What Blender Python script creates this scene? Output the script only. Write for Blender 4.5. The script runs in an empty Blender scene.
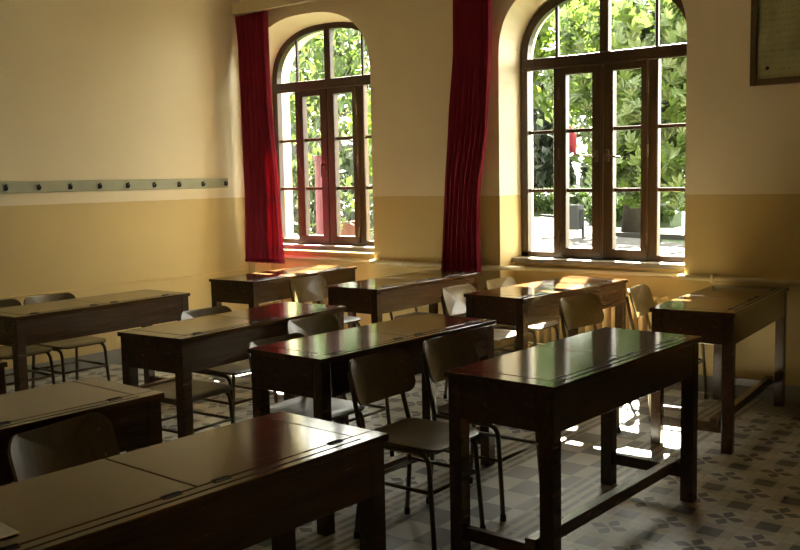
import bpy, bmesh, math, random
from mathutils import Vector, Matrix, noise
C = bpy.context.scene.collection
PI = math.pi
rnd = random.Random(7)

# ------------------------------------------------------------------ materials
class NT:
    """small shorthand for shader node trees"""
    def __init__(s, name):
        s.m = bpy.data.materials.new(name); s.m.use_nodes = True
        s.t = s.m.node_tree; s.t.nodes.clear()
        s.out = s.n('ShaderNodeOutputMaterial')
    def n(s, kind, **kw):
        o = s.t.nodes.new(kind)
        for k, v in kw.items(): setattr(o, k, v)
        return o
    def link(s, a, b): s.t.links.new(a, b)
    def put(s, sock, v):
        if hasattr(v, 'is_output') or hasattr(v, 'links'): s.link(v, sock)
        else: sock.default_value = v
    def m_(s, op, a, b=0.0, c=None):
        o = s.n('ShaderNodeMath', operation=op)
        s.put(o.inputs[0], a); s.put(o.inputs[1], b)
        if c is not None: s.put(o.inputs[2], c)
        return o.outputs[0]
    def mix(s, f, a, b):
        o = s.n('ShaderNodeMix', data_type='RGBA')
        s.put(o.inputs[0], f); s.put(o.inputs[6], col4(a)); s.put(o.inputs[7], col4(b))
        return o.outputs[2]
    def pos(s):
        g = s.n('ShaderNodeNewGeometry'); x = s.n('ShaderNodeSeparateXYZ')
        s.link(g.outputs['Position'], x.inputs[0]); return g.outputs['Position'], x.outputs
    def obj(s):
        g = s.n('ShaderNodeTexCoord'); return g.outputs['Object']
    def scale(s, vec, sc):
        o = s.n('ShaderNodeMapping'); s.link(vec, o.inputs[0]); o.inputs['Scale'].default_value = sc
        return o.outputs[0]
    def noise(s, vec, sc, det=3, rough=.5):
        o = s.n('ShaderNodeTexNoise'); s.link(vec, o.inputs['Vector'])
        o.inputs['Scale'].default_value = sc; o.inputs['Detail'].default_value = det
        o.inputs['Roughness'].default_value = rough
        return o.outputs['Fac']
    def ramp(s, f, a, b):
        o = s.n('ShaderNodeMapRange'); s.put(o.inputs[0], f)
        o.inputs[1].default_value = a; o.inputs[2].default_value = b
        return o.outputs[0]
    def bsdf(s, color, rough=.5, spec=.5, metal=0., bump=None, bstr=.1, bdist=.01, coat=0., coat_rough=.1):
        p = s.n('ShaderNodeBsdfPrincipled')
        s.put(p.inputs['Base Color'], col4(color)); s.put(p.inputs['Roughness'], rough)
        p.inputs['Specular IOR Level'].default_value = spec; p.inputs['Metallic'].default_value = metal
        p.inputs['Coat Weight'].default_value = coat; p.inputs['Coat Roughness'].default_value = coat_rough
        if bump is not None:
            b = s.n('ShaderNodeBump'); s.link(bump, b.inputs['Height'])
            b.inputs['Strength'].default_value = bstr; b.inputs['Distance'].default_value = bdist
            s.link(b.outputs[0], p.inputs['Normal'])
        return p.outputs[0]
    def done(s, sh): s.link(sh, s.out.inputs['Surface']); return s.m
def col4(c):
    if isinstance(c, (tuple, list)) and len(c) == 3: return (*c, 1)
    return c

def mat_wood(name, dark, light, rough, spec=.5, sc=(30, 2.2, 30), coat=0., coat_rough=.1):
    t = NT(name); o = t.obj(); v = t.scale(o, sc)
    n1 = t.noise(v, 1.6, 5, .6); n2 = t.noise(o, 3.0, 2)
    f = t.m_('ADD', t.m_('MULTIPLY', n1, .75), t.m_('MULTIPLY', n2, .35))
    colr = t.mix(t.ramp(f, .35, .75), dark, light)
    r = t.m_('ADD', t.m_('MULTIPLY', n1, .08), rough - .04)
    return t.done(t.bsdf(colr, r, spec, bump=n1, bstr=.018, bdist=.002, coat=coat, coat_rough=coat_rough))
def mat_plain(name, c, rough=.5, spec=.5, metal=0., var=.12, nsc=6.):
    t = NT(name); n = t.noise(t.obj(), nsc, 3)
    d = tuple(x * (1 - var) for x in c); l = tuple(x * (1 + var) for x in c)
    return t.done(t.bsdf(t.mix(t.ramp(n, .3, .7), d, l), rough, spec, metal))
DADO = 1.348
def mat_wall(name, upper, lower, base, dado=DADO):
    t = NT(name); P, x = t.pos()
    n = t.noise(P, 1.3, 4); nf = t.noise(P, 60, 3); ne = t.noise(P, 8, 2)
    z = t.m_('ADD', x[2], t.m_('MULTIPLY', t.m_('SUBTRACT', ne, .5), .008))
    var = t.ramp(n, .25, .75)
    up = t.mix(var, tuple(c * .95 for c in upper), tuple(min(1, c * 1.03) for c in upper))
    lo = t.mix(var, tuple(c * .93 for c in lower), tuple(c * 1.05 for c in lower))
    c = t.mix(t.m_('GREATER_THAN', z, dado), lo, up)
    c = t.mix(t.m_('LESS_THAN', z, .115), c, base)
    return t.done(t.bsdf(c, .55, .3, bump=nf, bstr=.08, bdist=.003))
def mat_floor():
    t = NT('encaustic_tiles'); P, x = t.pos(); X, Y = x[0], x[1]
    def cell(v, o, s):
        a = t.m_('ADD', t.m_('DIVIDE', t.m_('SUBTRACT', v, o), s), 100.5)
        fl = t.m_('FLOOR', a); return fl, t.m_('SUBTRACT', t.m_('SUBTRACT', a, fl), .5)
    ix, lx = cell(X, 4.988, .1825); iy, ly = cell(Y, -.774, .190)
    par = t.m_('MODULO', t.m_('ADD', ix, iy), 2.0)
    star_tile = t.m_('LESS_THAN', par, .5)
    ax, ay = t.m_('ABSOLUTE', lx), t.m_('ABSOLUTE', ly)
    def petal(a, b):
        w = t.m_('MINIMUM', t.m_('MULTIPLY', a, .55), t.m_('MULTIPLY', t.m_('SUBTRACT', .48, a), .75))
        return t.m_('MULTIPLY', t.m_('LESS_THAN', b, w), t.m_('GREATER_THAN', a, .035))
    star = t.m_('MULTIPLY', t.m_('MAXIMUM', petal(ax, ay), petal(ay, ax)), star_tile)
    mx = t.m_('MAXIMUM', ax, ay); mn = t.m_('MINIMUM', ax, ay)
    sq = t.m_('MULTIPLY', t.m_('LESS_THAN', mx, .25), t.m_('SUBTRACT', 1, star_tile))
    cross = t.m_('MULTIPLY', t.m_('LESS_THAN', mn, .25), t.m_('SUBTRACT', 1, star_tile))
    wear = t.noise(P, 9, 4); big = t.noise(P, 1.1, 3)
    cream = t.mix(t.ramp(wear, .3, .7), (.42, .415, .375), (.51, .505, .455))
    tan = t.mix(t.ramp(wear, .3, .7), (.33, .32, .275), (.39, .38, .33))
    slate = t.mix(t.ramp(wear, .3, .7), (.068, .072, .082), (.105, .108, .118))
    c = t.mix(cross, cream, tan)
    c = t.mix(t.m_('MAXIMUM', star, sq), c, slate)
    # joints
    j = t.m_('GREATER_THAN', mx, .488); c = t.mix(t.m_('MULTIPLY', j, .35), c, (.1, .09, .07))
    # aisle: chequered strip between striped borders
    jx, mlx = cell(X, 4.31, .15); jy, mly = cell(Y, -2.42, .19)
    chk = t.m_('LESS_THAN', t.m_('MODULO', t.m_('ADD', jx, jy), 2.0), .5)
    grey = t.mix(t.ramp(wear, .3, .7), (.14, .145, .14), (.19, .19, .18))
    cc = t.mix(chk, grey, cream)
    def band(v, a, b): return t.m_('MULTIPLY', t.m_('GREATER_THAN', v, a), t.m_('LESS_THAN', v, b))
    c = t.mix(band(X, 4.235, 4.60), c, cc)
    def stripes(v, u):
        i1, f = cell(v, 0, .052); i2, g = cell(t.m_('ADD', u, t.m_('MULTIPLY', i1, .06)), 0, .19)
        line = t.m_('LESS_THAN', t.m_('ABSOLUTE', f), .24)
        gap = t.m_('GREATER_THAN', t.m_('ABSOLUTE', g), .44)
        return t.m_('MULTIPLY', line, t.m_('SUBTRACT', 1, t.m_('MULTIPLY', gap, .7)))
    sx = t.mix(stripes(X, Y), (.34, .31, .235), (.12, .12, .115))
    sy = t.mix(stripes(Y, X), (.34, .31, .235), (.12, .12, .115))
    c = t.mix(t.m_('MAXIMUM', band(X, 4.60, 4.86), band(X, 3.98, 4.235)), c, sx)
    c = t.mix(t.m_('MULTIPLY', t.m_('GREATER_THAN', Y, -.36), t.m_('GREATER_THAN', X, 4.86)), c, sy)
    c = t.mix(t.m_('MULTIPLY', t.ramp(big, .35, .75), .22), c, (.2, .17, .12))
    r = t.m_('ADD', .30, t.m_('MULTIPLY', wear, .25))
    return t.done(t.bsdf(c, r, .45, bump=wear, bstr=.03, bdist=.002))
def mat_glass():
    t = NT('window_glass'); lw = t.n('ShaderNodeLayerWeight'); lw.inputs[0].default_value = .5
    fr = t.m_('ADD', .02, t.m_('MULTIPLY', t.m_('POWER', lw.outputs['Facing'], 5.0), .6))
    a = t.n('ShaderNodeBsdfTransparent'); a.inputs[0].default_value = (.96, .98, .96, 1)
    g = t.n('ShaderNodeBsdfGlossy'); g.inputs['Roughness'].default_value = .02
    m = t.n('ShaderNodeMixShader'); t.link(fr, m.inputs[0])
    t.link(a.outputs[0], m.inputs[1]); t.link(g.outputs[0], m.inputs[2])
    return t.done(m.outputs[0])
LEAFK = .25
def mat_leaf(name, dark, light, trans=.45):
    dark = tuple(c * LEAFK for c in dark); light = tuple(c * LEAFK for c in light)
    t = NT(name); P, x = t.pos(); n = t.noise(P, 2.2, 2); n2 = t.noise(P, 9., 2)
    f = t.ramp(t.m_('ADD', t.m_('MULTIPLY', n, .6), t.m_('MULTIPLY', n2, .4)), .3, .7)
    c = t.mix(f, dark, light)
    d = t.bsdf(c, .45, .35)
    tr = t.n('ShaderNodeBsdfTranslucent'); t.put(tr.inputs[0], t.mix(f, dark, (light[0] * 1.25, light[1] * 1.2, light[2] * .6)))
    m = t.n('ShaderNodeMixShader'); m.inputs[0].default_value = trans
    t.link(d, m.inputs[1]); t.link(tr.outputs[0], m.inputs[2])
    return t.done(m.outputs[0])
def mat_curtain():
    t = NT('red_curtain_cloth'); v = t.scale(t.obj(), (1, 1, .15)); n = t.noise(v, 30, 3)
    c = t.mix(t.ramp(n, .3, .7), (.21, .013, .034), (.33, .023, .055))
    p = t.bsdf(c, .75, .2)
    tr = t.n('ShaderNodeBsdfTranslucent'); tr.inputs[0].default_value = (.34, .014, .03, 1)
    m = t.n('ShaderNodeMixShader'); m.inputs[0].default_value = .2
    t.link(p, m.inputs[1]); t.link(tr.outputs[0], m.inputs[2])
    return t.done(m.outputs[0])
def mat_chart():
    t = NT('old_chart_paper'); o = t.obj(); n = t.noise(o, 5.5, 3)
    sep = t.n('ShaderNodeSeparateXYZ'); t.link(o, sep.inputs[0])
    w = t.noise(t.scale(o, (70, 1, 16)), 1.0, 2)
    rows = t.m_('LESS_THAN', t.m_('ABSOLUTE', t.m_('SUBTRACT', t.m_('FRACT', t.m_('MULTIPLY', sep.outputs[2], 26)), .5)), .16)
    ink = t.m_('MULTIPLY', t.m_('MULTIPLY', rows, t.ramp(w, .45, .6)), .30)
    c = t.mix(t.ramp(n, .45, .62), (.55, .50, .29), (.42, .38, .22))
    c = t.mix(ink, c, (.09, .08, .05))
    return t.done(t.bsdf(c, .25, .5))

M = {}
M['wall'] = mat_wall('wall_paint', (.77, .67, .475), (.60, .455, .20), (.24, .24, .22))
M['ceiling'] = mat_plain('ceiling_paint', (.78, .70, .54), .8, .2, var=.03, nsc=2)
M['floor'] = mat_floor()
M['desk'] = mat_wood('desk_varnish', (.036, .017, .0065), (.085, .040, .0145), .26, .55)
M['desktop'] = mat_wood('desktop_varnish', (.040, .018, .007), (.092, .046, .016), .11, .5)
M['slot'] = mat_plain('dark_slot', (.012, .008, .006), .8, .2)
M['hinge'] = mat_plain('dark_hinge_metal', (.012, .010, .008), .5, .4, .3)
M['ply'] = mat_wood('chair_plywood', (.080, .056, .020), (.135, .096, .038), .29, .45, sc=(6, 30, 6))
M['tube'] = mat_plain('brown_chair_tube', (.105, .074, .030), .30, .5, .35)
M['rubber'] = mat_plain('rubber_foot', (.012, .011, .010), .7, .2)
M['screw'] = mat_plain('screw_head', (.28, .25, .19), .3, .5, .8)
M['frame'] = mat_wood('window_frame_wood', (.030, .016, .007), (.062, .034, .014), .35, .4, sc=(20, 20, 2))
M['glass'] = mat_glass()
M['sill'] = mat_plain('sill_stone', (.24, .21, .17), .35, .4, var=.08, nsc=20)
M['outwall'] = mat_plain('outer_plaster', (.80, .78, .70), .8, .2, var=.05)
M['cream'] = mat_plain('cream_gloss_paint', (.62, .53, .33), .35, .5, var=.04)
M['radiator'] = mat_plain('yellow_radiator_paint', (.66, .47, .19), .4, .5, var=.05)
M['curtain'] = mat_curtain()
M['rail'] = mat_plain('grey_green_board_paint', (.36, .37, .26), .5, .4, var=.06)
M['hook'] = mat_plain('black_iron', (.015, .014, .012), .4, .5, .5)
M['handle'] = mat_plain('worn_bronze', (.12, .095, .06), .35, .5, .8)
M['chart'] = mat_chart()
M['picframe'] = mat_wood('picture_frame_wood', (.07, .042, .012), (.13, .08, .026), .4)
M['paper'] = mat_plain('white_paper', (.75, .74, .70), .7, .2, var=.03)
M['lawn'] = mat_plain('lawn_grass', (.009, .020, .0035), .9, .1, var=.35, nsc=1.2)
M['path'] = mat_plain('pale_path', (.026, .025, .023), .9, .1, var=.08, nsc=2)
M['kerb'] = mat_plain('kerb_stone', (.013, .012, .011), .9, .1, var=.2)
M['bark'] = mat_plain('tree_bark', (.014, .011, .008), .9, .1, var=.35, nsc=8)
M['leaf_near'] = mat_leaf('chestnut_leaf', (.095, .165, .040), (.16, .26, .065), .5)
M['leaf_light'] = mat_leaf('light_leaf', (.145, .265, .034), (.26, .40, .058), .5)
M['leaf_dark'] = mat_leaf('conifer_leaf', (.020, .038, .018), (.055, .085, .040), .2)
M['leaf_far'] = mat_leaf('far_leaf', (.085, .13, .050), (.145, .20, .075), .4)
M['hedge'] = mat_leaf('hedge_leaf', (.045, .095, .018), (.10, .17, .03), .25)
M['flag'] = mat_plain('red_flag_cloth', (.10, .004, .008), .7, .2)
M['pole'] = mat_plain('grey_pole', (.12, .12, .12), .4, .5, .3)
M['redpole'] = mat_plain('faded_red_post', (.08, .018, .022), .6, .3)
M['bin'] = mat_plain('dark_bin_metal', (.004, .005, .0045), .6, .3)
M['pot'] = mat_plain('terracotta', (.12, .05, .03), .8, .2)
M['house'] = mat_plain('pale_house_wall', (.035, .034, .03), .9, .1, var=.05)
M['fence'] = mat_plain('white_fence_paint', (.035, .035, .033), .8, .2)

# ------------------------------------------------------------------ mesh helpers
def link(name, bm, mat, parent=None, smooth=False, mats=None):
    me = bpy.data.meshes.new(name)
    bmesh.ops.recalc_face_normals(bm, faces=bm.faces)
    bm.to_mesh(me); bm.free()
    for m in (mats or [mat]): me.materials.append(m)
    if smooth:
        for p in me.polygons: p.use_smooth = True
    o = bpy.data.objects.new(name, me); C.objects.link(o)
    if parent: o.parent = parent
    return o
def box(bm, x0, x1, y0, y1, z0, z1, bev=0., seg=1):
    r = bmesh.ops.create_cube(bm, size=1)
    for v in r['verts']:
        v.co = Vector((x0 if v.co.x < 0 else x1, y0 if v.co.y < 0 else y1, z0 if v.co.z < 0 else z1))
    if bev:
        es = list({e for v in r['verts'] for e in v.link_edges})
        bmesh.ops.bevel(bm, geom=es, offset=bev, segments=seg, affect='EDGES', profile=.5)
def smoothpath(pts, rad, n=5):
    """round the corners of a polyline"""
    P = [Vector(p) for p in pts]; out = [P[0]]
    for i in range(1, len(P) - 1):
        a, b, c = P[i - 1], P[i], P[i + 1]
        r = min(rad, (a - b).length * .48, (c - b).length * .48)
        p, q = b + (a - b).normalized() * r, b + (c - b).normalized() * r
        for k in range(n + 1):
            t = k / n; out.append(p * (1 - t) ** 2 + b * 2 * t * (1 - t) + q * t * t)
    out.append(P[-1]); return out
def tube(bm, pts, r, seg=8, rad=0.):
    P = smoothpath(pts, rad) if rad else [Vector(p) for p in pts]
    R = r if isinstance(r, (list, tuple)) else [r] * len(P)
    rings = []; up = Vector((.13, .21, .97)).normalized()
    for i, p in enumerate(P):
        d = (P[min(i + 1, len(P) - 1)] - P[max(i - 1, 0)]).normalized()
        a = d.cross(up)
        if a.length < .05: a = d.cross(Vector((1, 0, 0)))
        a.normalize(); b = d.cross(a); up = b if False else up
        rings.append([bm.verts.new(p + (a * math.cos(2 * PI * k / seg) + b * math.sin(2 * PI * k / seg)) * R[i]) for k in range(seg)])
    for A, B in zip(rings, rings[1:]):
        for k in range(seg):
            bm.faces.new((A[k], A[(k + 1) % seg], B[(k + 1) % seg], B[k]))
    bm.faces.new(rings[0][::-1]); bm.faces.new(rings[-1])
def props(o, label=None, cat=None, group=None, kind=None):
    if label: o['label'] = label
    if cat: o['category'] = cat
    if group: o['group'] = group
    if kind: o['kind'] = kind
    return o
def empty(name, loc=(0, 0, 0), rz=0., **k):
    o = bpy.data.objects.new(name, None); C.objects.link(o)
    o.location = loc; o.rotation_euler = (0, 0, rz); o.empty_display_size = .1
    return props(o, **k)
def kids(o): return [c for c in C.objects if c.parent == o]
def copy_tree(o, parent=None):
    c = o.copy(); C.objects.link(c)
    if parent: c.parent = parent
    for ch in kids(o): copy_tree(ch, c)
    return c
def struct(name, bm, mat, parent=None, **k):
    o = link(name, bm, mat, parent, **k)
    if not parent: o['kind'] = 'structure'
    return o

# ------------------------------------------------------------------ room shell
RX, RY, RZ = 8.3, -7.8, 3.75           # room spans x 0..RX, y RY..0
NH, NB, NF = .735, .715, .28            # niche half width at wall face / at frame, frame depth
SPR, RISE = 2.385, .58                 # niche arch
SILL = .875
WIN = [.825, 3.56]
def sup(u, h, n=2.5): return h * max(0., 1 - abs(u) ** n) ** (1 / n)
def outline(cx, hw, z0, spring, rise, n=28):
    pts = [(cx - hw, z0)]
    for k in range(n + 1):
        a = PI * (1 - k / n); u = math.cos(a)
        u = math.copysign(abs(u) ** .8, u)
        pts.append((cx + hw * u, spring + sup(u, rise)))
    pts.append((cx + hw, z0)); return pts

def build_window_wall():
    bm = bmesh.new()
    OY = .56
    outl = [outline(cx, NH, 0., SPR, RISE) for cx in WIN]
    def quad(*p): return bm.faces.new([bm.verts.new(q) for q in p])
    for y in (0., OY):
        xs = -.3
        for cx, ol in zip(WIN, outl):
            hw = NH if y == 0 else NB + .04
            o2 = ol if y == 0 else outline(cx, hw, 0., SPR - .02, RISE - .03)
            quad((xs, y, 0), (cx - hw, y, 0), (cx - hw, y, RZ), (xs, y, RZ))
            for (xa, za), (xb, zb) in zip(o2[1:-1], o2[2:-1]):
                quad((xa, y, za), (xb, y, zb), (xb, y, RZ), (xa, y, RZ))
            xs = cx + hw
        quad((xs, y, 0), (RX + .3, y, 0), (RX + .3, y, RZ), (xs, y, RZ))
    for cx, ol in zip(WIN, outl):
        rings = [ol, outline(cx, NB, 0., SPR - .02, RISE - .03), outline(cx, NB - .03, 0., SPR - .03, RISE - .05),
                 outline(cx, NB + .04, 0., SPR - .02, RISE - .03)]
        ys = [0., NF + .005, NF + .06, OY]
        for (A, ya), (B, yb) in zip(zip(rings, ys), list(zip(rings, ys))[1:]):
            for i in range(len(A) - 1):
                quad((A[i][0], ya, A[i][1]), (A[i + 1][0], ya, A[i + 1][1]), (B[i + 1][0], yb, B[i + 1][1]), (B[i][0], yb, B[i][1]))
        # parapet below the sill
        w = NH
        quad((cx - w, .20, 0), (cx + w, .20, 0), (cx + w, .20, SILL - .045), (cx - w, .20, SILL - .045))
        quad((cx - w, OY, 0), (cx + w, OY, 0), (cx + w, OY, SILL - .045), (cx - w, OY, SILL - .045))
        quad((cx - w, .20, SILL - .045), (cx + w, .20, SILL - .045), (cx + w, OY, SILL - .045), (cx - w, OY, SILL - .045))
    bmesh.ops.remove_doubles(bm, verts=bm.verts, dist=.0005)
    return struct('wall_back', bm, M['wall'])
build_window_wall()
bm = bmesh.new(); box(bm, -.25, 0, RY, 0, 0, RZ); struct('wall_left', bm, M['wall'])
bm = bmesh.new(); box(bm, RX, RX + .25, RY, 0, 0, RZ); struct('wall_right', bm, M['wall'])
bm = bmesh.new(); box(bm, -.25, RX + .25, RY - .25, RY, 0, RZ); struct('wall_front', bm, M['wall'])
bm = bmesh.new(); box(bm, -.3, RX + .3, RY - .3, .56, -.2, 0); struct('floor', bm, M['floor'])
bm = bmesh.new(); box(bm, -.3, RX + .3, RY - .3, .56, RZ, RZ + .2); struct('ceiling', bm, M['ceiling'])
# narrow trims: conduit along left wall, heating pipe that follows the window wall into the niches
bm = bmesh.new(); box(bm, 0, .007, RY, -.02, .652, .664, .002); struct('trim_1', bm, M['radiator'])
bm = bmesh.new()
z = .785; r = .019; y0, y1 = -.022, .178
pth = [(.02, y0, z - .01)]
for cx in WIN[:]:
    pth += [(cx - NH - .03, y0, z), (cx - NH + .05, y0 + .03, z), (cx - NH + .12, y1, z - .012), (cx + NH - .04, y1, z - .012), (cx + NH - .03, y0, z)]
pth += [(RX - .02, y0, z)]
tube(bm, pth, r, 10, .03)
for x in (1.9, 2.55, 4.50, 5.6):
    box(bm, x - .012, x + .012, y0 - .024, .0, z - .028, z + .028, .004)
struct('trim_2', bm, M['cream'], smooth=True)

# ------------------------------------------------------------------ windows
def build_window(i, cx):
    dz = .04 if i == 1 else 0.; w = empty(f'window_{i}', (cx, NF, 0), kind='structure')
    S0 = SILL + (.02 if i == 1 else -.02); SP = SPR + (.035 if i == 1 else .01)
    FW = .062; hw = NB - .008; y0, y1 = 0.0, .062
    zt0, zt1 = 2.312 + dz * .5, 2.398 + dz * .5                              # transom
    # outer frame following the arch
    bm = bmesh.new()
    O = outline(0, hw, S0, SP - .03, RISE - .045); I = outline(0, hw - FW, S0, SP - .03, RISE - .045 - FW)
    for i2 in range(len(O) - 1):
        (ax, az), (bx, bz), (cx2, cz), (ex2, ez2) = O[i2], O[i2 + 1], I[i2 + 1], I[i2]
        V = [[bm.verts.new((x, y, zz)) for x, zz in ((ax, az), (bx, bz), (cx2, cz), (ex2, ez2))] for y in (y0, y1)]
        a, b = V
        bm.faces.new(a); bm.faces.new(b[::-1])
        bm.faces.new((a[0], b[0], b[1], a[1])); bm.faces.new((a[3], a[2], b[2], b[3]))
    bmesh.ops.remove_doubles(bm, verts=bm.verts, dist=.0004)
    box(bm, -hw, hw, y0, y1, S0, S0 + .045, .006)
    for s in (-1, 1):                                    # posts beside the casements
        box(bm, s * .386 - .036, s * .386 + .036, y0 + .002, y1, S0 + .03, zt0 + .02, .006)
    link('frame', bm, M['frame'], w)
    bm = bmesh.new(); box(bm, -hw + .02, hw - .02, y0 - .012, y1, zt0, zt1, .008, 2)
    box(bm, -hw + .02, hw - .02, y0 - .022, y0, zt0 - .006, zt0 + .02, .005)
    link('transom', bm, M['frame'], w)
    topz = lambda x: SP - .03 + sup(x / (hw - FW), RISE - .045 - FW) + .012
    bm = bmesh.new(); box(bm, -.036, .036, y0 + .001, y1, zt1 - .01, topz(0), .008, 2); link('mullion', bm, M['frame'], w)
    for s in (-1, 1):
        bm = bmesh.new(); box(bm, s * .40 - .012, s * .40 + .012, .02, .05, zt1 - .005, topz(.40), .003); link('glazing_bar', bm, M['frame'], w)
        for zb in (1.378 + dz, 1.832 + dz):
            bm = bmesh.new(); xa, xb = sorted((s * .40, s * (hw - FW + .01)))
            box(bm, xa, xb, .02, .05, zb - .014, zb + .014, .003); link('glazing_bar', bm, M['frame'], w)
    # glass of the fixed lights: one thin arched sheet above, one sheet in each side light
    bm = bmesh.new()
    G = outline(0, hw - FW + .01, zt1 - .01, SP - .03, RISE - .045 - FW + .01)
    va = [[bm.verts.new((x, yy, zz)) for x, zz in G] for yy in (.033, .037)]
    bm.faces.new(va[0]); bm.faces.new(va[1][::-1])
    for k in range(len(G)): bm.faces.new((va[0][k], va[0][(k + 1) % len(G)], va[1][(k + 1) % len(G)], va[1][k]))
    link('glass', bm, M['glass'], w)
    for s in (-1, 1):
        bm = bmesh.new(); xa, xb = sorted((s * .41, s * (hw - FW + .01)))
        box(bm, xa, xb, .033, .037, S0 + .04, zt0 + .005); link('glass', bm, M['glass'], w)
    # two casements
    for s in (-1, 1):
        bm = bmesh.new(); ya, yb = -.02, .045
        xi, xo = .004, .352; zb, ztp = S0 + .022, zt0 - .004
        def sb(x0, x1, za, zc): box(bm, min(s * x0, s * x1), max(s * x0, s * x1), ya, yb, za, zc, .006, 2)
        sb(xi, .085, zb, ztp); sb(xo - .05, xo, zb, ztp)
        sb(.075, xo - .04, zb, zb + .062); sb(.075, xo - .04, ztp - .055, ztp)
        cs = link('casement', bm, M['frame'], w)
        for z2 in (1.378 + dz, 1.832 + dz):
            bm = bmesh.new(); xa, xb = sorted((s * .08, s * (xo - .045))); box(bm, xa, xb, .005, .035, z2 - .014, z2 + .014, .003)
            link('glazing_bar', bm, M['frame'], cs)
        bm = bmesh.new(); xa, xb = sorted((s * .08, s * (xo - .045))); box(bm, xa, xb, .018, .022, zb + .055, ztp - .05)
        link('glass', bm, M['glass'], cs)
        for zh in (1.02, 1.66, 2.12):
            bm = bmesh.new(); tube(bm, [(s * (xo + .004), ya - .006, zh - .045), (s * (xo + .004), ya - .006, zh + .045)], .008, 8)
            link('hinge', bm, M['handle'], cs)
        if i == 2 or s == -1:
            bm = bmesh.new(); zh = 1.635; x = s * .045
            box(bm, x - .014, x + .014, ya - .008, ya, zh - .045, zh + .045, .003)
            tube(bm, [(x, ya, zh), (x, ya - .045, zh)], .008, 8)
            if i == 2: tube(bm, [(x, ya - .042, zh), (x + s * .12, ya - .042, zh + (.004 if s < 0 else -.018))], [.008, .0065], 8)
            else: tube(bm, [(x, ya - .042, zh), (x - .008, ya - .042, zh - .11)], [.008, .0065], 8)
            link('handle', bm, M['handle'], cs)
    if i == 2:
        bm = bmesh.new(); box(bm, -.008, .012, -.03, -.02, S0 + .03, zt0 - .02, .003); link('cover_strip', bm, M['frame'], w)
    # stone sill
    bm = bmesh.new(); box(bm, -NH + .012, NH - .012, -.135, .02, S0 - .036, S0, .006, 2)
    link('window_sill', bm, M['sill'], w)
    bm = bmesh.new(); box(bm, -NB, NB, .06, .33, S0 - .045, S0 - .012, .004); link('outer_sill', bm, M['sill'], w)
    return w
for i, cx in enumerate(WIN): build_window(i + 1, cx)

# ------------------------------------------------------------------ curtain rail and curtains
t = empty('curtain_rail', (0, 0, 3.0), label='cream painted curtain rail board running along the window wall above both windows', cat='curtain rail')
bm = bmesh.new(); box(bm, .02, 8.28, -.115, -.085, .035, .135, .008, 2); link('rail_board', bm, M['cream'], t)
bm = bmesh.new(); box(bm, .02, 8.28, -.085, 0, .115, .135, .004); link('top_board', bm, M['cream'], t)
bm = bmesh.new(); tube(bm, [(.03, -.06, .055), (8.2, -.06, .055)], .012, 8); link('rod', bm, M['hook'], t)
def curtain(name, prof, nf, amp, label, seed):
    """prof: list of (z, xleft, xright, y centre)"""
    t = empty(name, ((prof[0][1] + prof[0][2]) / 2, 0, 0), label=label, cat='curtain')
    ox = t.location.x; bm = bmesh.new(); rows = []; nz, nx = 40, 96; rr = random.Random(seed)
    ph = [rr.uniform(-.5, .5) for _ in range(nf + 2)]; fa = [rr.uniform(.65, 1.25) for _ in range(nf + 2)]
    for j in range(nz + 1):
        z = prof[0][0] + (prof[-1][0] - prof[0][0]) * j / nz
        for a, b in zip(prof, prof[1:]):
            if b[0] - 1e-6 <= z <= a[0] + 1e-6:
                f = (a[0] - z) / (a[0] - b[0]); f2 = f * .7 + .3 * f * f * (3 - 2 * f)
                xl, xr, yc = (a[k] + (b[k] - a[k]) * f2 for k in (1, 2, 3)); break
        row = []
        for i in range(nx + 1):
            u = i / nx; k = u * nf; q = int(min(k, nf - 1)); fr = k - q
            A = amp * (fa[q] * (1 - fr) + fa[q + 1] * fr) * (.75 + .35 * j / nz)
            w = 2 * PI * k + ph[q] * (1 - fr) + ph[q + 1] * fr + .18 * math.sin(1.7 * z + seed)
            x = xl + (xr - xl) * u + .35 * A * math.sin(2 * w + .7)
            y = yc + A * math.sin(w) + .012 * math.sin(2.3 * z + 5 * u)
            row.append(bm.verts.new((x - ox, y, z)))
        rows.append(row)
    for A, B in zip(rows, rows[1:]):
        for i in range(nx): bm.faces.new((A[i], A[i + 1], B[i + 1], B[i]))
    o = link('cloth', bm, M['curtain'], t, smooth=True)
    md = o.modifiers.new('s', 'SOLIDIFY'); md.thickness = .004
    bm = bmesh.new(); z0 = prof[-1][0]
    vs = [(v[0], v[1]) for v in [(p.co.x, p.co.y) for p in o.data.vertices[-(nx + 1):]]]
    for (a, b), (c, d) in zip(vs, vs[1:]):
        q = [bm.verts.new(p) for p in ((a, b - .006, z0 + .03), (c, d - .006, z0 + .03), (c, d - .006, z0 + .002), (a, b - .006, z0 + .002))]
        bm.faces.new(q)
    bmesh.ops.remove_doubles(bm, verts=bm.verts, dist=.0002)
    h = link('hem', bm, M['curtain'], t, smooth=True); md = h.modifiers.new('s', 'SOLIDIFY'); md.thickness = .003
    return t
curtain('curtain', [(3.02, .03, .46, -.10), (2.75, .065, .465, -.10), (2.2, .09, .47, -.10), (1.4, .10, .52, -.10), (.74, .065, .56, -.10)], 7, .030,
        'dark red curtain hanging in the room corner beside the left arched window', 3)
curtain('curtain', [(3.02, 2.47, 2.83, -.09), (2.45, 2.475, 2.815, -.085), (1.87, 2.42, 2.77, -.08), (1.38, 2.37, 2.685, -.078), (1.0, 2.335, 2.675, -.078), (.74, 2.31, 2.69, -.078)], 8, .027,
        'dark red curtain hanging between the two windows', 8)

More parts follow.
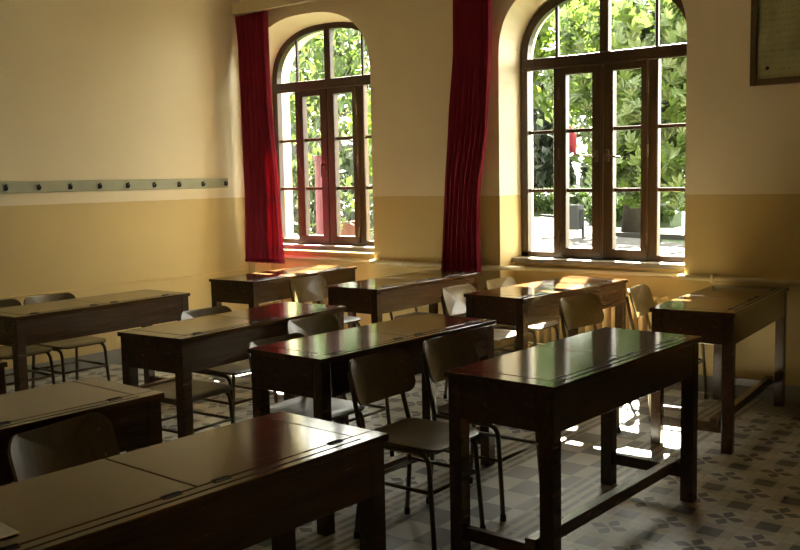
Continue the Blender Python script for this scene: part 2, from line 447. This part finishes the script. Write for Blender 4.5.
# ------------------------------------------------------------------ coat rail on left wall
t = empty('coat_rail', (0, -1.4, 1.486), label='pale grey-green coat rail with a row of dark hooks on left wall', cat='coat rail')
bm = bmesh.new(); box(bm, .0, .02, -2.6, 1.16, -.045, .045, .005, 2); link('board', bm, M['rail'], t)
for k in range(13):
    y = -.281 - k * .2725 + 1.4
    if y < -2.55: break
    bm = bmesh.new()
    box(bm, .019, .025, y - .011, y + .011, -.026, .016, .002)
    tube(bm, [(.022, y, -.012), (.048, y, -.02), (.053, y, .006)], [.008, .009, .008, .007, .007, .007, .007, .007][:8], 8, .015)
    tube(bm, [(.024, y, .008), (.038, y, .012), (.042, y, .02)], .006, 8)
    link('hook', bm, M['hook'], t)

# ------------------------------------------------------------------ framed chart
t = empty('framed_chart', (5.16, 0, 2.04), label='large framed old chart under glass on the wall right of the window', cat='picture')
W2, H2 = .44, .78
bm = bmesh.new(); fw = .04
for a in ((-W2, -W2 + fw, 0, H2), (W2 - fw, W2, 0, H2), (-W2 + fw, W2 - fw, 0, fw), (-W2 + fw, W2 - fw, H2 - fw, H2)):
    box(bm, a[0], a[1], -.032, 0, a[2], a[3], .006, 2)
link('frame', bm, M['picframe'], t)
bm = bmesh.new(); box(bm, -W2 + .03, W2 - .03, -.012, -.004, .03, H2 - .03); link('chart_sheet', bm, M['chart'], t)
bm = bmesh.new(); box(bm, -W2 + .03, W2 - .03, -.019, -.016, .03, H2 - .03); link('glass', bm, M['glass'], t)
bm = bmesh.new(); tube(bm, [(-W2 + .105, -.012, .107), (-W2 + .105, -.014, .107)], .012, 10); link('stamp_mark', bm, M['slot'], t)

# ------------------------------------------------------------------ radiator under window 2
t = empty('radiator', (3.55, .09, 0), label='yellow painted column radiator under the right-hand window behind the desks', cat='radiator')
for k in range(17):
    x = -.56 + k * .07; bm = bmesh.new()
    for yy in (-.05, .0, .05): tube(bm, [(x, yy, .10), (x, yy, .60)], .021, 8)
    tube(bm, [(x, -.055, .60), (x, .055, .60)], .026, 8); tube(bm, [(x, -.055, .11), (x, .055, .11)], .026, 8)
    if k in (0, 16): box(bm, x - .015, x + .015, -.055, .055, 0, .1, .005)
    link('column', bm, M['radiator'], t, smooth=True)
bm = bmesh.new(); tube(bm, [(-.58, 0, .60), (.58, 0, .60)], .015, 8); tube(bm, [(-.58, 0, .11), (.58, 0, .11)], .015, 8); link('manifold', bm, M['radiator'], t)

# ------------------------------------------------------------------ desks
DW, DL, DH = .46, 1.278, .76
def make_desk():
    t = empty('school_desk')
    hx, hy = DW / 2, DL / 2; T = .022; ap = .585; lx = .056; i = .010
    gx = hx - .062                     # lid joint / hinge line
    ex = hy - .085                     # end strips
    # fixed top frame: front strip, end strips
    bm = bmesh.new()
    box(bm, gx, hx, -hy, hy, DH - T, DH, .003, 2)
    for s in (-1, 1):
        a, b = sorted((s * ex, s * hy)); box(bm, -hx, gx - .0005, a, b, DH - T, DH, .003, 2)
    link('desk_top', bm, M['desktop'], t)
    bm = bmesh.new(); box(bm, gx + .030, gx + .037, -hy + .09, hy - .09, DH - .004, DH + .0006); link('pen_groove', bm, M['slot'], t)
    for s in (-1, 1):
        a, b = sorted((s * .0015, s * (ex - .002)))
        bm = bmesh.new(); box(bm, -hx, gx - .003, a, b, DH - T + .001, DH + .0005, .0025, 2)
        lid = link('lid', bm, M['desktop'], t)
        for yy in (.075, ex - .075):
            y = s * yy; bm = bmesh.new()
            box(bm, gx - .015, gx + .012, y - .023, y + .023, DH - .002, DH + .0014, .0005)
            tube(bm, [(gx - .0015, y - .023, DH + .002), (gx - .0015, y + .023, DH + .002)], .003, 8)
            link('hinge', bm, M['hinge'], lid)
    # box under the top
    bm = bmesh.new(); box(bm, hx - i - .02, hx - i - .002, -hy + i + lx, hy - i - lx, ap, DH - T, .002); link('front_panel', bm, M['desk'], t)
    bm = bmesh.new(); box(bm, -hx + i + .002, -hx + i + .02, -hy + i + lx, hy - i - lx, ap, DH - T, .002); link('back_panel', bm, M['desk'], t)
    for s in (-1, 1):
        a, b = sorted((s * (hy - i - .002), s * (hy - i - .02)))
        bm = bmesh.new(); box(bm, -hx + i + lx, hx - i - lx, a, b, ap, DH - T, .002); link('end_panel', bm, M['desk'], t)
    bm = bmesh.new(); box(bm, -hx + i + .021, hx - i - .021, -hy + i + .021, hy - i - .021, ap + .004, ap + .016); link('bottom_panel', bm, M['desk'], t)
    bm = bmesh.new(); box(bm, -hx + i + .021, hx - i - .021, -.008, .008, ap + .016, DH - T); link('partition', bm, M['desk'], t)
    for sx in (-1, 1):
        for sy in (-1, 1):
            xa, xb = sorted((sx * (hx - i), sx * (hx - i - lx))); ya, yb = sorted((sy * (hy - i), sy * (hy - i - lx)))
            bm = bmesh.new(); box(bm, xa, xb, ya, yb, 0, DH - T, .003, 2); link('leg', bm, M['desk'], t)
    for sy in (-1, 1):
        ya, yb = sorted((sy * (hy - i - .012), sy * (hy - i - .044)))
        bm = bmesh.new(); box(bm, -hx + i + lx, hx - i - lx, ya, yb, .105, .157, .003); link('end_stretcher', bm, M['desk'], t)
    x0 = hx - i - lx - .062
    bm = bmesh.new(); box(bm, x0, x0 + .045, -hy + i + .002, hy - i - .002, .135, .185, .003); link('long_stretcher', bm, M['desk'], t)
    return t
G_D = 'wooden double desks in rows'
desk = make_desk()
DESKS = [
 (4.749, -4.819, -.044, 'nearest dark wooden double desk, bottom left, with a white paper on its lid'),
 (4.919, -2.756, -.049, 'glossy dark desk at front right whose lids mirror green leaves'),
 (4.816, -.738, .057, 'dark wooden desk at the far right beside the wall below the framed chart'),
 (3.650, -.721, -.081, 'wooden desk with bright sun patches on its top below the right window'),
 (3.875, -2.808, -.044, 'dark desk in the middle of the room with two plywood chairs in front of it'),
 (2.899, -2.805, .056, 'dark wooden desk in the middle row, second from the left wall'),
 (1.506, -2.807, .017, 'wooden desk nearest the left wall below the coat rail'),
 (1.331, -.842, .057, 'sunlit dark desk in the corner below the left window and its red curtain'),
 (2.499, -.780, .002, 'dark desk standing between the two windows, under the middle red curtain'),
 (3.761, -4.834, -.037, 'dark wooden desk at left, just behind the empty chair of the nearest desk'),
 (2.745, -4.833, .0, 'desk at the left picture edge, mostly cut off, before the coat rail wall desk'),
]
for k, (x, y, a, lab) in enumerate(DESKS):
    o = desk if k == 0 else copy_tree(desk)
    o.location = (x, y, 0); o.rotation_euler = (0, 0, a)
    if k == 1: o.scale.x = 1.05; o.location.x -= .008
    props(o, lab, 'desk', G_D)

bm = bmesh.new(); box(bm, -.105, .105, -.15, .15, 0, .0025)
p = link('paper_sheet', bm, M['paper']); p.location = (4.725, -5.385, DH + .0032); p.rotation_euler = (0, 0, -.10)
props(p, 'white paper sheet lying on the nearest desk at the left picture edge', 'paper')

# ------------------------------------------------------------------ chairs
def rounded(hw, hh, r, n=6):
    pts = []
    for cx, cy, a0 in ((hw - r, hh - r, 0), (-hw + r, hh - r, PI / 2), (-hw + r, -hh + r, PI), (hw - r, -hh + r, 1.5 * PI)):
        for k in range(n + 1):
            a = a0 + PI / 2 * k / n; pts.append((cx + r * math.cos(a), cy + r * math.sin(a)))
    return pts
def shell(fn, hw, hh, r, th, nr=7):
    """rounded panel bent by fn(u, v) -> point, thickness along fn normal"""
    bm = bmesh.new(); ol = rounded(hw, hh, r); layers = []
    def nrm(u, v):
        e = .004; a = fn(u + e, v) - fn(u - e, v); b = fn(u, v + e) - fn(u, v - e); return a.cross(b).normalized()
    for s in (-.5, .5):
        rings = []
        for k in range(1, nr + 1):
            f = k / nr
            rings.append([bm.verts.new(fn(u * f, v * f) + nrm(u * f, v * f) * th * s) for u, v in ol])
        c = bm.verts.new(fn(0, 0) + nrm(0, 0) * th * s)
        n = len(ol)
        for i in range(n): bm.faces.new((c, rings[0][i], rings[0][(i + 1) % n]))
        for A, B in zip(rings, rings[1:]):
            for i in range(n): bm.faces.new((A[i], B[i], B[(i + 1) % n], A[(i + 1) % n]))
        layers.append(rings[-1])
    A, B = layers; n = len(A)
    for i in range(n): bm.faces.new((A[i], B[i], B[(i + 1) % n], A[(i + 1) % n]))
    return bm
def make_chair():
    t = empty('school_chair')
    # seat: x forward, slightly dished, rolled front edge
    def seat(u, v):
        x = .015 + u; z = .438 - .010 * math.cos(v / .19 * PI / 2) * math.cos((u + .02) / .19 * PI / 2)
        if u > .13: z -= (u - .13) ** 2 * 3.2
        if u < -.12: z += (-.12 - u) ** 2 * 2.
        return Vector((x, v, z))
    s = link('seat', shell(seat, .185, .188, .065, .012), M['ply'], t, smooth=True)
    def back(u, v):     # u lateral (y), v up
        zc = .658; lean = .30
        return Vector((-.225 - v * lean + u * u * 1.1, u, zc + v * .955))
    b = link('backrest', shell(back, .200, .098, .055, .010), M['ply'], t, smooth=True)
    for o in (s, b):
        o.data.update()
        m = o.modifiers.new('e', 'EDGE_SPLIT'); m.split_angle = .9
    R = .0105
    for sy in (-1, 1):
        y = sy * .165
        # front leg bends into the seat rail
        bm = bmesh.new(); tube(bm, [(.195, sy * .175, .012), (.165, y, .415), (-.165, y, .415)], R, 8, .055); link('leg', bm, M['tube'], t, smooth=True)
        # rear leg runs up and carries the backrest
        bm = bmesh.new(); tube(bm, [(-.205, sy * .175, .012), (-.165, y, .40), (-.206, y * .97, .55), (-.239, y * .93, .70)], R, 8, .06)
        link('leg', bm, M['tube'], t, smooth=True)
        for x in (.195, -.205):
            bm = bmesh.new(); tube(bm, [(x, sy * .175, 0), (x, sy * .175, .03)], .0135, 8); link('rubber_foot', bm, M['rubber'], t)
        bm = bmesh.new(); tube(bm, [(.176, sy * .168, .262), (-.179, sy * .168, .262)], .008, 8); link('stretcher', bm, M['tube'], t, smooth=True)
        for dz in (-.045, .04):
            bm = bmesh.new(); p = back(y * .93, dz); tube(bm, [p + Vector((.004, 0, .0013)), p + Vector((.0062, 0, .0021))], .0042, 8); link('screw', bm, M['screw'], t)
    bm = bmesh.new(); tube(bm, [(.176, -.168, .262), (.176, .168, .262)], .008, 8); link('stretcher', bm, M['tube'], t, smooth=True)
    bm = bmesh.new(); tube(bm, [(-.181, -.168, .245), (-.181, .168, .245)], .009, 8); link('stretcher', bm, M['tube'], t, smooth=True)
    bm = bmesh.new(); tube(bm, [(.08, -.165, .415), (.08, .165, .415)], .008, 8); tube(bm, [(-.11, -.165, .415), (-.11, .165, .415)], .008, 8); link('seat_brace', bm, M['tube'], t, smooth=True)
    return t
G_C = 'plywood school chairs'
CH = [
 (4.385, -3.205, 0., 'plywood chair in the centre foreground with its whole seat and front legs in view'),
 (4.385, -2.69, 0., 'plywood chair behind the near corner of the leaf-mirroring desk'),
 (4.265, -4.615, .15, 'chair in dark shadow at left, its back rising behind the nearest desk'),
 (3.385, -2.545, .0, 'chair whose back shows above the far lid of the middle desk'),
 (3.70, -3.12, .0, 'chair pushed in under the middle desk, only its back rim showing at the near corner'),
 (2.60, -2.61, .0, 'chair at second desk from left wall, its back just peeping over the top'),
 (2.815, -3.145, .05, 'chair pushed fully in under the second desk from the left wall'),
 (.98, -2.615, .0, 'chair by the left wall, right-hand one of the two behind the coat rail desk'),
 (.98, -3.03, .0, 'chair by the left wall at the picture edge, left-hand one of two behind the desk'),
 (1.90, -.99, .0, 'chair with its back against the front of the sunlit corner desk'),
 (2.38, -.43, .0, 'chair hidden behind the desk between the windows, only legs showing below it'),
 (3.27, -.945, .0, 'chair left of the sun-patched desk, its pale back at the desk corner'),
 (3.28, -.41, .0, 'chair with sunlit seat under the sun-patched desk below the right window'),
 (4.23, -1.07, -.16, 'dark backed chair behind the glossy front desk, facing the far right desk'),
 (4.345, -.38, .09, 'chair turned aslant with a bright sunlit back, left of the far right desk'),
 (1.08, -.62, .0, 'chair behind the corner desk by the left wall, one leg showing'),
]
chair = make_chair()
for k, (x, y, a, lab) in enumerate(CH):
    o = chair if k == 0 else copy_tree(chair)
    o.location = (x, y, 0); o.rotation_euler = (0, 0, a)
    if k in (6, 10, 15): o.scale.z = .957
    if k in (7, 8): o.scale.z = .982
    props(o, lab, 'chair', G_C)

# ------------------------------------------------------------------ outdoors
GZ = -.30
bm = bmesh.new()
v = [bm.verts.new(p) for p in ((-70, .6, GZ), (30, .6, GZ), (30, 90, GZ), (-70, 90, GZ))]; bm.faces.new(v)
props(link('lawn', bm, M['lawn']), 'green lawn outside the windows', 'lawn', kind='structure')
def slab(name, pts, z0, z1, mat):
    bm = bmesh.new(); a = [bm.verts.new((x, y, z0)) for x, y in pts]; b = [bm.verts.new((x, y, z1)) for x, y in pts]
    bm.faces.new(a[::-1]); bm.faces.new(b)
    for i in range(len(a)): bm.faces.new((a[i], a[(i + 1) % len(a)], b[(i + 1) % len(a)], b[i]))
    return link(name, bm, mat)
props(slab('garden_path', [(-40, 9.5), (-1.5, 12.5), (-1.0, 16.2), (-5.0, 19.0), (-9.5, 27), (-13.5, 30.2), (-12.2, 21), (-13.5, 17.3), (-40, 15.5)], GZ, GZ + .03, M['path']), 'pale garden path curving across the lawn outside', 'path', kind='structure')
# kerb along the path's far side
bm = bmesh.new(); kp = [(-2.5, 18.6), (-5.2, 19.4), (-9.8, 27.3), (-13.6, 30.5)]
for (a, b), (c, d) in zip(kp, kp[1:]):
    dv = Vector((c - a, d - b, 0)); n = Vector((-dv.y, dv.x, 0)).normalized() * -.16
    q = [Vector((a, b, GZ)), Vector((c, d, GZ)), Vector((c, d, GZ)) - n, Vector((a, b, GZ)) - n]
    lo = [bm.verts.new(p) for p in q]; hi = [bm.verts.new(p + Vector((0, 0, .13))) for p in q]
    bm.faces.new(lo[::-1]); bm.faces.new(hi)
    for i in range(4): bm.faces.new((lo[i], lo[(i + 1) % 4], hi[(i + 1) % 4], hi[i]))
props(link('path_kerb', bm, M['kerb']), 'low grey stone kerb edging the garden path', 'kerb', kind='structure')

def add_leaf(bm, p, size, rr, palm, up=.35):
    n = Vector((rr.gauss(0, 1), rr.gauss(-.6, 1), rr.gauss(up, 1))).normalized()
    a = n.cross(Vector((rr.gauss(0, .4), rr.gauss(0, .4), -1))).normalized(); b = n.cross(a)
    k = palm
    for i in range(k):
        ang = (i - (k - 1) / 2) * (.62 if k > 1 else 0)
        d = (b * math.cos(ang) + a * math.sin(ang)); s = n.cross(d)
        L = size * (1 - .16 * abs(i - (k - 1) / 2)) * rr.uniform(.85, 1.1); w = L * (.19 if k > 1 else .30)
        q0 = bm.verts.new(p); q1 = bm.verts.new(p + d * L * .62 + s * w - n * L * .03)
        q2 = bm.verts.new(p + d * L - n * L * .16); q3 = bm.verts.new(p + d * L * .62 - s * w - n * L * .03)
        bm.faces.new((q0, q1, q2)); bm.faces.new((q0, q2, q3))
def tree(name, label, cat, base, trunk, blobs, mat, leaf, palm=1, seed=1, group=None, tr=.16):
    """trunk: list of local points; blobs: (centre, radii, count) in world coordinates"""
    rr = random.Random(seed); t = empty(name, base, label=label, cat=cat, group=group)
    bm = bmesh.new(); tube(bm, trunk, [tr * (1 - .6 * i / max(1, len(trunk) - 1)) for i in range(len(trunk))], 9)
    B = Vector(base)
    for c, r, n in blobs[:14]:
        top = Vector(trunk[-1]); tube(bm, [top * .9, (top + Vector(c) - B) / 2 + Vector((0, 0, .1)), Vector(c) - B], [tr * .3, tr * .2, tr * .08], 6)
    link('trunk', bm, M['bark'], t, smooth=True)
    bm = bmesh.new()
    for c, r, n in blobs:
        for _ in range(n):
            d = Vector((rr.gauss(0, 1), rr.gauss(0, 1), rr.gauss(0, 1))).normalized() * rr.uniform(.35, 1.) ** .5
            p = Vector((c[0] + d.x * r[0], c[1] + d.y * r[1], c[2] + d.z * r[2])) - B
            add_leaf(bm, p, leaf * rr.uniform(.7, 1.25), rr, palm)
    o = link('foliage', bm, mat, t)
    return t
# chestnut close to the right window: low spreading crown
bl = []
rr = random.Random(5)
for x, y, z, r, n in ((2.3, 4.6, 3.1, .75, 170), (1.7, 4.9, 2.5, .7, 150), (2.5, 4.4, 2.3, .7, 170), (2.0, 4.6, 1.6, .65, 150), (2.75, 4.2, 1.5, .6, 120),
                      (1.25, 5.2, 3.3, .7, 140), (.9, 5.4, 2.8, .6, 100), (2.9, 4.4, 3.0, .7, 140), (1.55, 5.1, 1.75, .45, 60), (2.6, 5.2, 3.6, .8, 120), (1.9, 5.3, 3.5, .8, 120), (3.2, 4.6, 2.2, .7, 110)):
    bl.append(((x, y, z), (r, r, r * .8), n))
tree('chestnut_tree', 'broad-leaved chestnut tree close outside the right window', 'tree', (3.9, 6.2, GZ), [(0, 0, 0), (-.1, -.1, 1.2), (-.5, -.5, 2.4), (-1., -.9, 3.0)], [(c, r_, int(n * 2.1)) for c, r_, n in bl], M['leaf_near'], .185, 5, 11)
bl = [((x, y, z), (r, r, r * .8), n) for x, y, z, r, n in ((-.6, 7.2, 4.0, 1.1, 330), (.3, 7.4, 4.6, 1.1, 300), (-1.3, 7.0, 3.4, .8, 200), (-.5, 7.4, 2.9, .7, 170), (.9, 7.6, 3.9, .9, 200), (-1.4, 7.2, 4.6, .9, 200), (.0, 7.8, 3.4, .8, 150))]
tree('lime_tree', 'yellow-green sunlit tree filling the top of the right window', 'tree', (1.4, 9.2, GZ), [(0, 0, 0), (-.1, -.2, 1.8), (-.5, -.7, 3.0), (-1.0, -1.2, 3.8)], [(c, r_, int(n * 2.4)) for c, r_, n in bl], M['leaf_light'], .22, 1, 12)
bl = [((x, y, z), (1.7, 1.6, 1.3), 420) for x, y, z in ((-4.6, 14.6, 6.6), (-3.0, 15.2, 6.0), (-6.0, 14.8, 5.6), (-4.2, 14.2, 4.9), (-2.4, 15.6, 7.2), (-5.4, 15.2, 7.6))]
tree('tall_lime_tree', 'tall lime tree in the garden behind the yellow-green tree', 'tree', (-2.9, 16.9, GZ), [(0, 0, 0), (-.1, -.2, 2.2), (-.9, -1.2, 5.0)], bl, M['leaf_light'], .34, 1, 14, tr=.2)
# garden tree with a visible trunk on the lawn
bl = [((-5.1 + dx, 20.4 + dy, z), (1.9, 1.9, 1.4), 260) for dx, dy, z in ((0, 0, 4.2), (1.4, .3, 3.6), (-1.2, .6, 3.4), (.4, -.6, 2.9), (1.8, .8, 2.7), (0, .8, 5.6))]
tree('garden_tree', 'garden tree with dark trunk standing on the lawn beyond the path', 'tree', (-5.0, 20.3, GZ), [(0, 0, 0), (.05, 0, 1.5), (0, .1, 3.2)], bl, M['leaf_far'], .42, 1, 13, tr=.32)
# dark conifers seen through the left light of the right window
k = 0
for x, y, h in ((-12.5, 36.5, 8), (-17.6, 37.0, 9.5), (-22.7, 39, 9), (-5.9, 38, 10), (-28.0, 41, 10), (-.2, 39, 9)):
    bl = [((x, y, GZ + h * f), (2.3 * (1.08 - f), 2.3 * (1.08 - f), h * .13), int(640 * (1.1 - f))) for f in (.12, .25, .4, .55, .7, .85)]
    tree('conifer_tree', ['dark conifer directly behind the waste bin in the garden', 'tall dark conifer in the far garden row, second from its right',
         'dark conifer in the middle of the far garden row', 'dark conifer behind the garden tree trunk', 'dark conifer at the left of the far garden row', 'dark conifer at the right end of the far garden row'][k],
         'tree', (x, y, GZ), [(0, 0, 0), (0, 0, h * .5), (0, 0, h * .9)], bl, M['leaf_dark'], .74, 1, 30 + k, 'conifers beyond the path', .22); k += 1
# broad trees behind the left window
k = 0
for x, y, h, m in ((-8.2, 10.4, 5.6, 'leaf_near'), (-15.9, 16.4, 6.6, 'leaf_far'), (-3.9, 8.1, 3.2, 'leaf_light'), (-19.5, 23.5, 8, 'leaf_far'), (-27.5, 28, 9, 'leaf_dark'), (-12.2, 21.5, 7.0, 'leaf_near')):
    r = h * .34
    bl = [((x + dx * r, y + dy * r, h * f), (r * .8, r * .8, r * .55), n) for dx, dy, f, n in ((0, 0, .95, 330), (.6, .2, .78, 300), (-.6, 0, .76, 300), (.1, -.4, .58, 260), (.4, .5, .9, 240), (-.4, .4, .55, 220))]
    tree('leafy_tree', ['small leafy tree close outside the left window', 'leafy tree behind the red post outside the left window', 'young pale leafy tree right of centre outside the left window',
         'large leafy tree behind the white fence', 'dark leafy tree far behind the white fence', 'leafy tree behind the round potted shrub'][k],
         'tree', (x, y, GZ), [(0, 0, 0), (.05, 0, h * .3), (0, .1, h * .7)], bl, M[m], .28 if y < 14 else .5, 1, 50 + k, 'leafy trees outside the left window', .11); k += 1
# shrubs low down outside the left window
for k, (x, y, r_, n, lab) in enumerate(((-8.3, 12.9, 1.0, 420, 'rounded shrub just right of the red post outside the left window'), (-11.4, 13.2, 1.25, 520, 'rounded shrub just left of the red post outside the left window'))):
    tree('garden_shrub', lab, 'shrub', (x, y, GZ), [(0, 0, 0), (0, .02, r_ * .4), (.03, 0, r_ * .8)], [((x, y, GZ + r_ * .9), (r_, r_, r_ * .95), n), ((x + .3 * r_, y - .2, GZ + r_ * 1.5), (r_ * .6, r_ * .6, r_ * .5), n // 3)], M['leaf_far'], .2 + .06 * r_, 1, 80 + k, 'shrubs outside the left window', .08)
# hedges
def hedge(name, label, x0, x1, y0, y1, h, n, seed):
    rr = random.Random(seed); bm = bmesh.new()
    box(bm, x0 + .1, x1 - .1, y0 + .1, y1 - .1, GZ, GZ + h - .1)
    for _ in range(n):
        p = Vector((rr.uniform(x0, x1), rr.uniform(y0, y1), GZ + rr.uniform(.1, h)))
        if rr.random() < .6: p.y = y0
        elif rr.random() < .6: p.z = GZ + h
        add_leaf(bm, p, .35, rr, 1)
    props(link(name, bm, M['hedge']), label, 'hedge')
hedge('clipped_hedge', 'long clipped green hedge behind the path kerb', -26, -9.6, 31.4, 32.8, 1.0, 1500, 3)
hedge('tall_hedge', 'tall clipped hedge behind the white fence outside the left window', -44, -15.2, 19.4, 21.0, 2.6, 2600, 6)
hedge('low_hedge', 'low bright hedge at the kerb bend by the waste bin', -8.6, -5.4, 24.5, 25.8, .75, 500, 4)
# waste bin on post
t = empty('waste_bin', (-5.55, 17.7, GZ), label='dark waste bin on a post beside the garden path', cat='bin')
bm = bmesh.new(); tube(bm, [(.26, 0, 0), (.26, 0, .85)], .04, 8); link('post', bm, M['bin'], t)
bm = bmesh.new(); box(bm, -.24, .20, -.2, .2, .28, .98, .03, 2); link('bin_box', bm, M['bin'], t)
# red flag
t = empty('flag', (-2.86, 12.0, GZ), label='red flag on a slim pole outside the right window', cat='flag')
bm = bmesh.new(); tube(bm, [(0, 0, 0), (0, 0, 2.95)], .035, 8); link('flag_pole', bm, M['pole'], t)
bm = bmesh.new(); rows = []
for i in range(9):
    u = i / 8; rows.append([bm.verts.new((.03 + .25 * u, .05 * math.sin(u * 5), 2.9 - .25 * u - v_ * (.55 - .1 * u))) for v_ in (0, .33, .66, 1)])
for A, B in zip(rows, rows[1:]):
    for j in range(3): bm.faces.new((A[j], A[j + 1], B[j + 1], B[j]))
o = link('flag_cloth', bm, M['flag'], t, smooth=True); o.modifiers.new('s', 'SOLIDIFY').thickness = .006
# things outside the left window
bm = bmesh.new(); tube(bm, [(0, 0, 0), (0, 0, 2.3)], .09, 12); tube(bm, [(0, 0, 0), (0, 0, .12)], .2, 12); tube(bm, [(0, 0, 2.3), (0, 0, 2.42)], .12, 12)
o = link('garden_post', bm, M['redpole']); o.location = (-9.55, 11.5, GZ); props(o, 'faded red garden post outside the left window', 'post')
t = empty('potted_shrub', (-12.6, 16.2, GZ), label='round clipped shrub on a stem in a terracotta pot outside the left window', cat='plant')
bm = bmesh.new(); tube(bm, [(0, 0, 0), (0, 0, .45), (0, 0, .5)], [.26, .36, .38], 12); link('pot', bm, M['pot'], t)
bm = bmesh.new(); tube(bm, [(0, 0, .45), (0, 0, 1.3)], .035, 8); link('stem', bm, M['bark'], t)
bm = bmesh.new(); rr = random.Random(9)
for _ in range(500):
    d = Vector((rr.gauss(0, 1), rr.gauss(0, 1), rr.gauss(0, 1))).normalized() * rr.uniform(.3, .46); add_leaf(bm, d + Vector((0, 0, 1.45)), .16, rr, 1)
link('foliage', bm, M['leaf_dark'], t)
t = empty('white_fence', (-18, 18.6, GZ), label='low white slatted fence across the garden outside the left window', cat='fence')
bm = bmesh.new()
for k in range(48): box(bm, -4 + k * .2, -4 + k * .2 + .09, 0, .03, .08, .95)
for zz in (.25, .75): box(bm, -4.1, 5.7, .03, .06, zz, zz + .07)
link('slats', bm, M['fence'], t)
for x in (-4.1, -1.6, .9, 3.4, 5.7):
    bm = bmesh.new(); box(bm, x - .05, x + .05, 0, .1, 0, 1.05); link('fence_post', bm, M['fence'], t)
# pale house far behind
t = empty('garden_house', (-19, 34, GZ), label='pale house far behind the trees outside the left window', cat='house')
t.location = (-48, 44, GZ)
bm = bmesh.new(); box(bm, -8, 8, 0, 8, 0, 5.5); link('house_wall', bm, M['house'], t)
bm = bmesh.new(); A = [bm.verts.new(p) for p in ((-8.5, -.5, 5.5), (8.5, -.5, 5.5), (8.5, 8.5, 5.5), (-8.5, 8.5, 5.5))]; R_ = [bm.verts.new(p) for p in ((-6, 4, 8), (6, 4, 8))]
for f in ((A[0], A[1], R_[1], R_[0]), (A[2], A[3], R_[0], R_[1]), (A[1], A[2], R_[1]), (A[3], A[0], R_[0]), (A[3], A[2], A[1], A[0])): bm.faces.new(f)
link('house_roof', bm, M['pot'], t)
for x in (-5.5, -2, 1.5, 5):
    bm = bmesh.new(); box(bm, x - .5, x + .5, -.06, .04, 1.4, 3.2); link('house_window', bm, M['bin'], t)

# ------------------------------------------------------------------ light
w = bpy.data.worlds.new('sky'); bpy.context.scene.world = w; w.use_nodes = True
bg = w.node_tree.nodes['Background']; bg.inputs[0].default_value = (1.0, .95, .86, 1); bg.inputs[1].default_value = 5.5
s = bpy.data.lights.new('sun', 'SUN'); s.energy = 80; s.angle = .0095; s.color = (1, .93, .80)
so = bpy.data.objects.new('sun', s); C.objects.link(so)
so.rotation_euler = Vector((.42, -1, -1.33)).to_track_quat('-Z', 'Y').to_euler(); so.location = (-4, 10, 14)
for i, cx in enumerate(WIN):
    a = bpy.data.lights.new('daylight_portal', 'AREA'); a.shape = 'RECTANGLE'; a.size = 1.5; a.size_y = 2.15; a.cycles.is_portal = True
    o = bpy.data.objects.new('daylight_portal', a); C.objects.link(o); o.location = (cx, .60, 1.93)
    o.rotation_euler = Vector((0, -1, 0)).to_track_quat('-Z', 'Z').to_euler()

# ------------------------------------------------------------------ camera
cam = bpy.data.cameras.new('camera'); co = bpy.data.objects.new('camera', cam); C.objects.link(co)
yaw, pitch, roll = -.6555, -.1016, -.0198
f = Vector((math.sin(yaw) * math.cos(pitch), math.cos(yaw) * math.cos(pitch), math.sin(pitch)))
r = f.cross(Vector((0, 0, 1))).normalized(); u = r.cross(f)
c_, s_ = math.cos(roll), math.sin(roll); r2 = r * c_ + u * s_; u2 = -r * s_ + u * c_
mt = Matrix((r2, u2, -f)).transposed().to_4x4(); mt.translation = (6.6601, -6.2739, 1.4907); co.matrix_world = mt
cam.sensor_width = 36; cam.lens = 940.867 / 800 * 36; cam.clip_start = .05; cam.clip_end = 300
sc = bpy.context.scene; sc.camera = co
sc.view_settings.view_transform = 'Standard'; sc.view_settings.look = 'None'; sc.view_settings.gamma = 1
sc.view_settings.use_curve_mapping = False; sc.view_settings.exposure = 1.8
sc.cycles.max_bounces = 14; sc.cycles.diffuse_bounces = 10; sc.cycles.transparent_max_bounces = 16
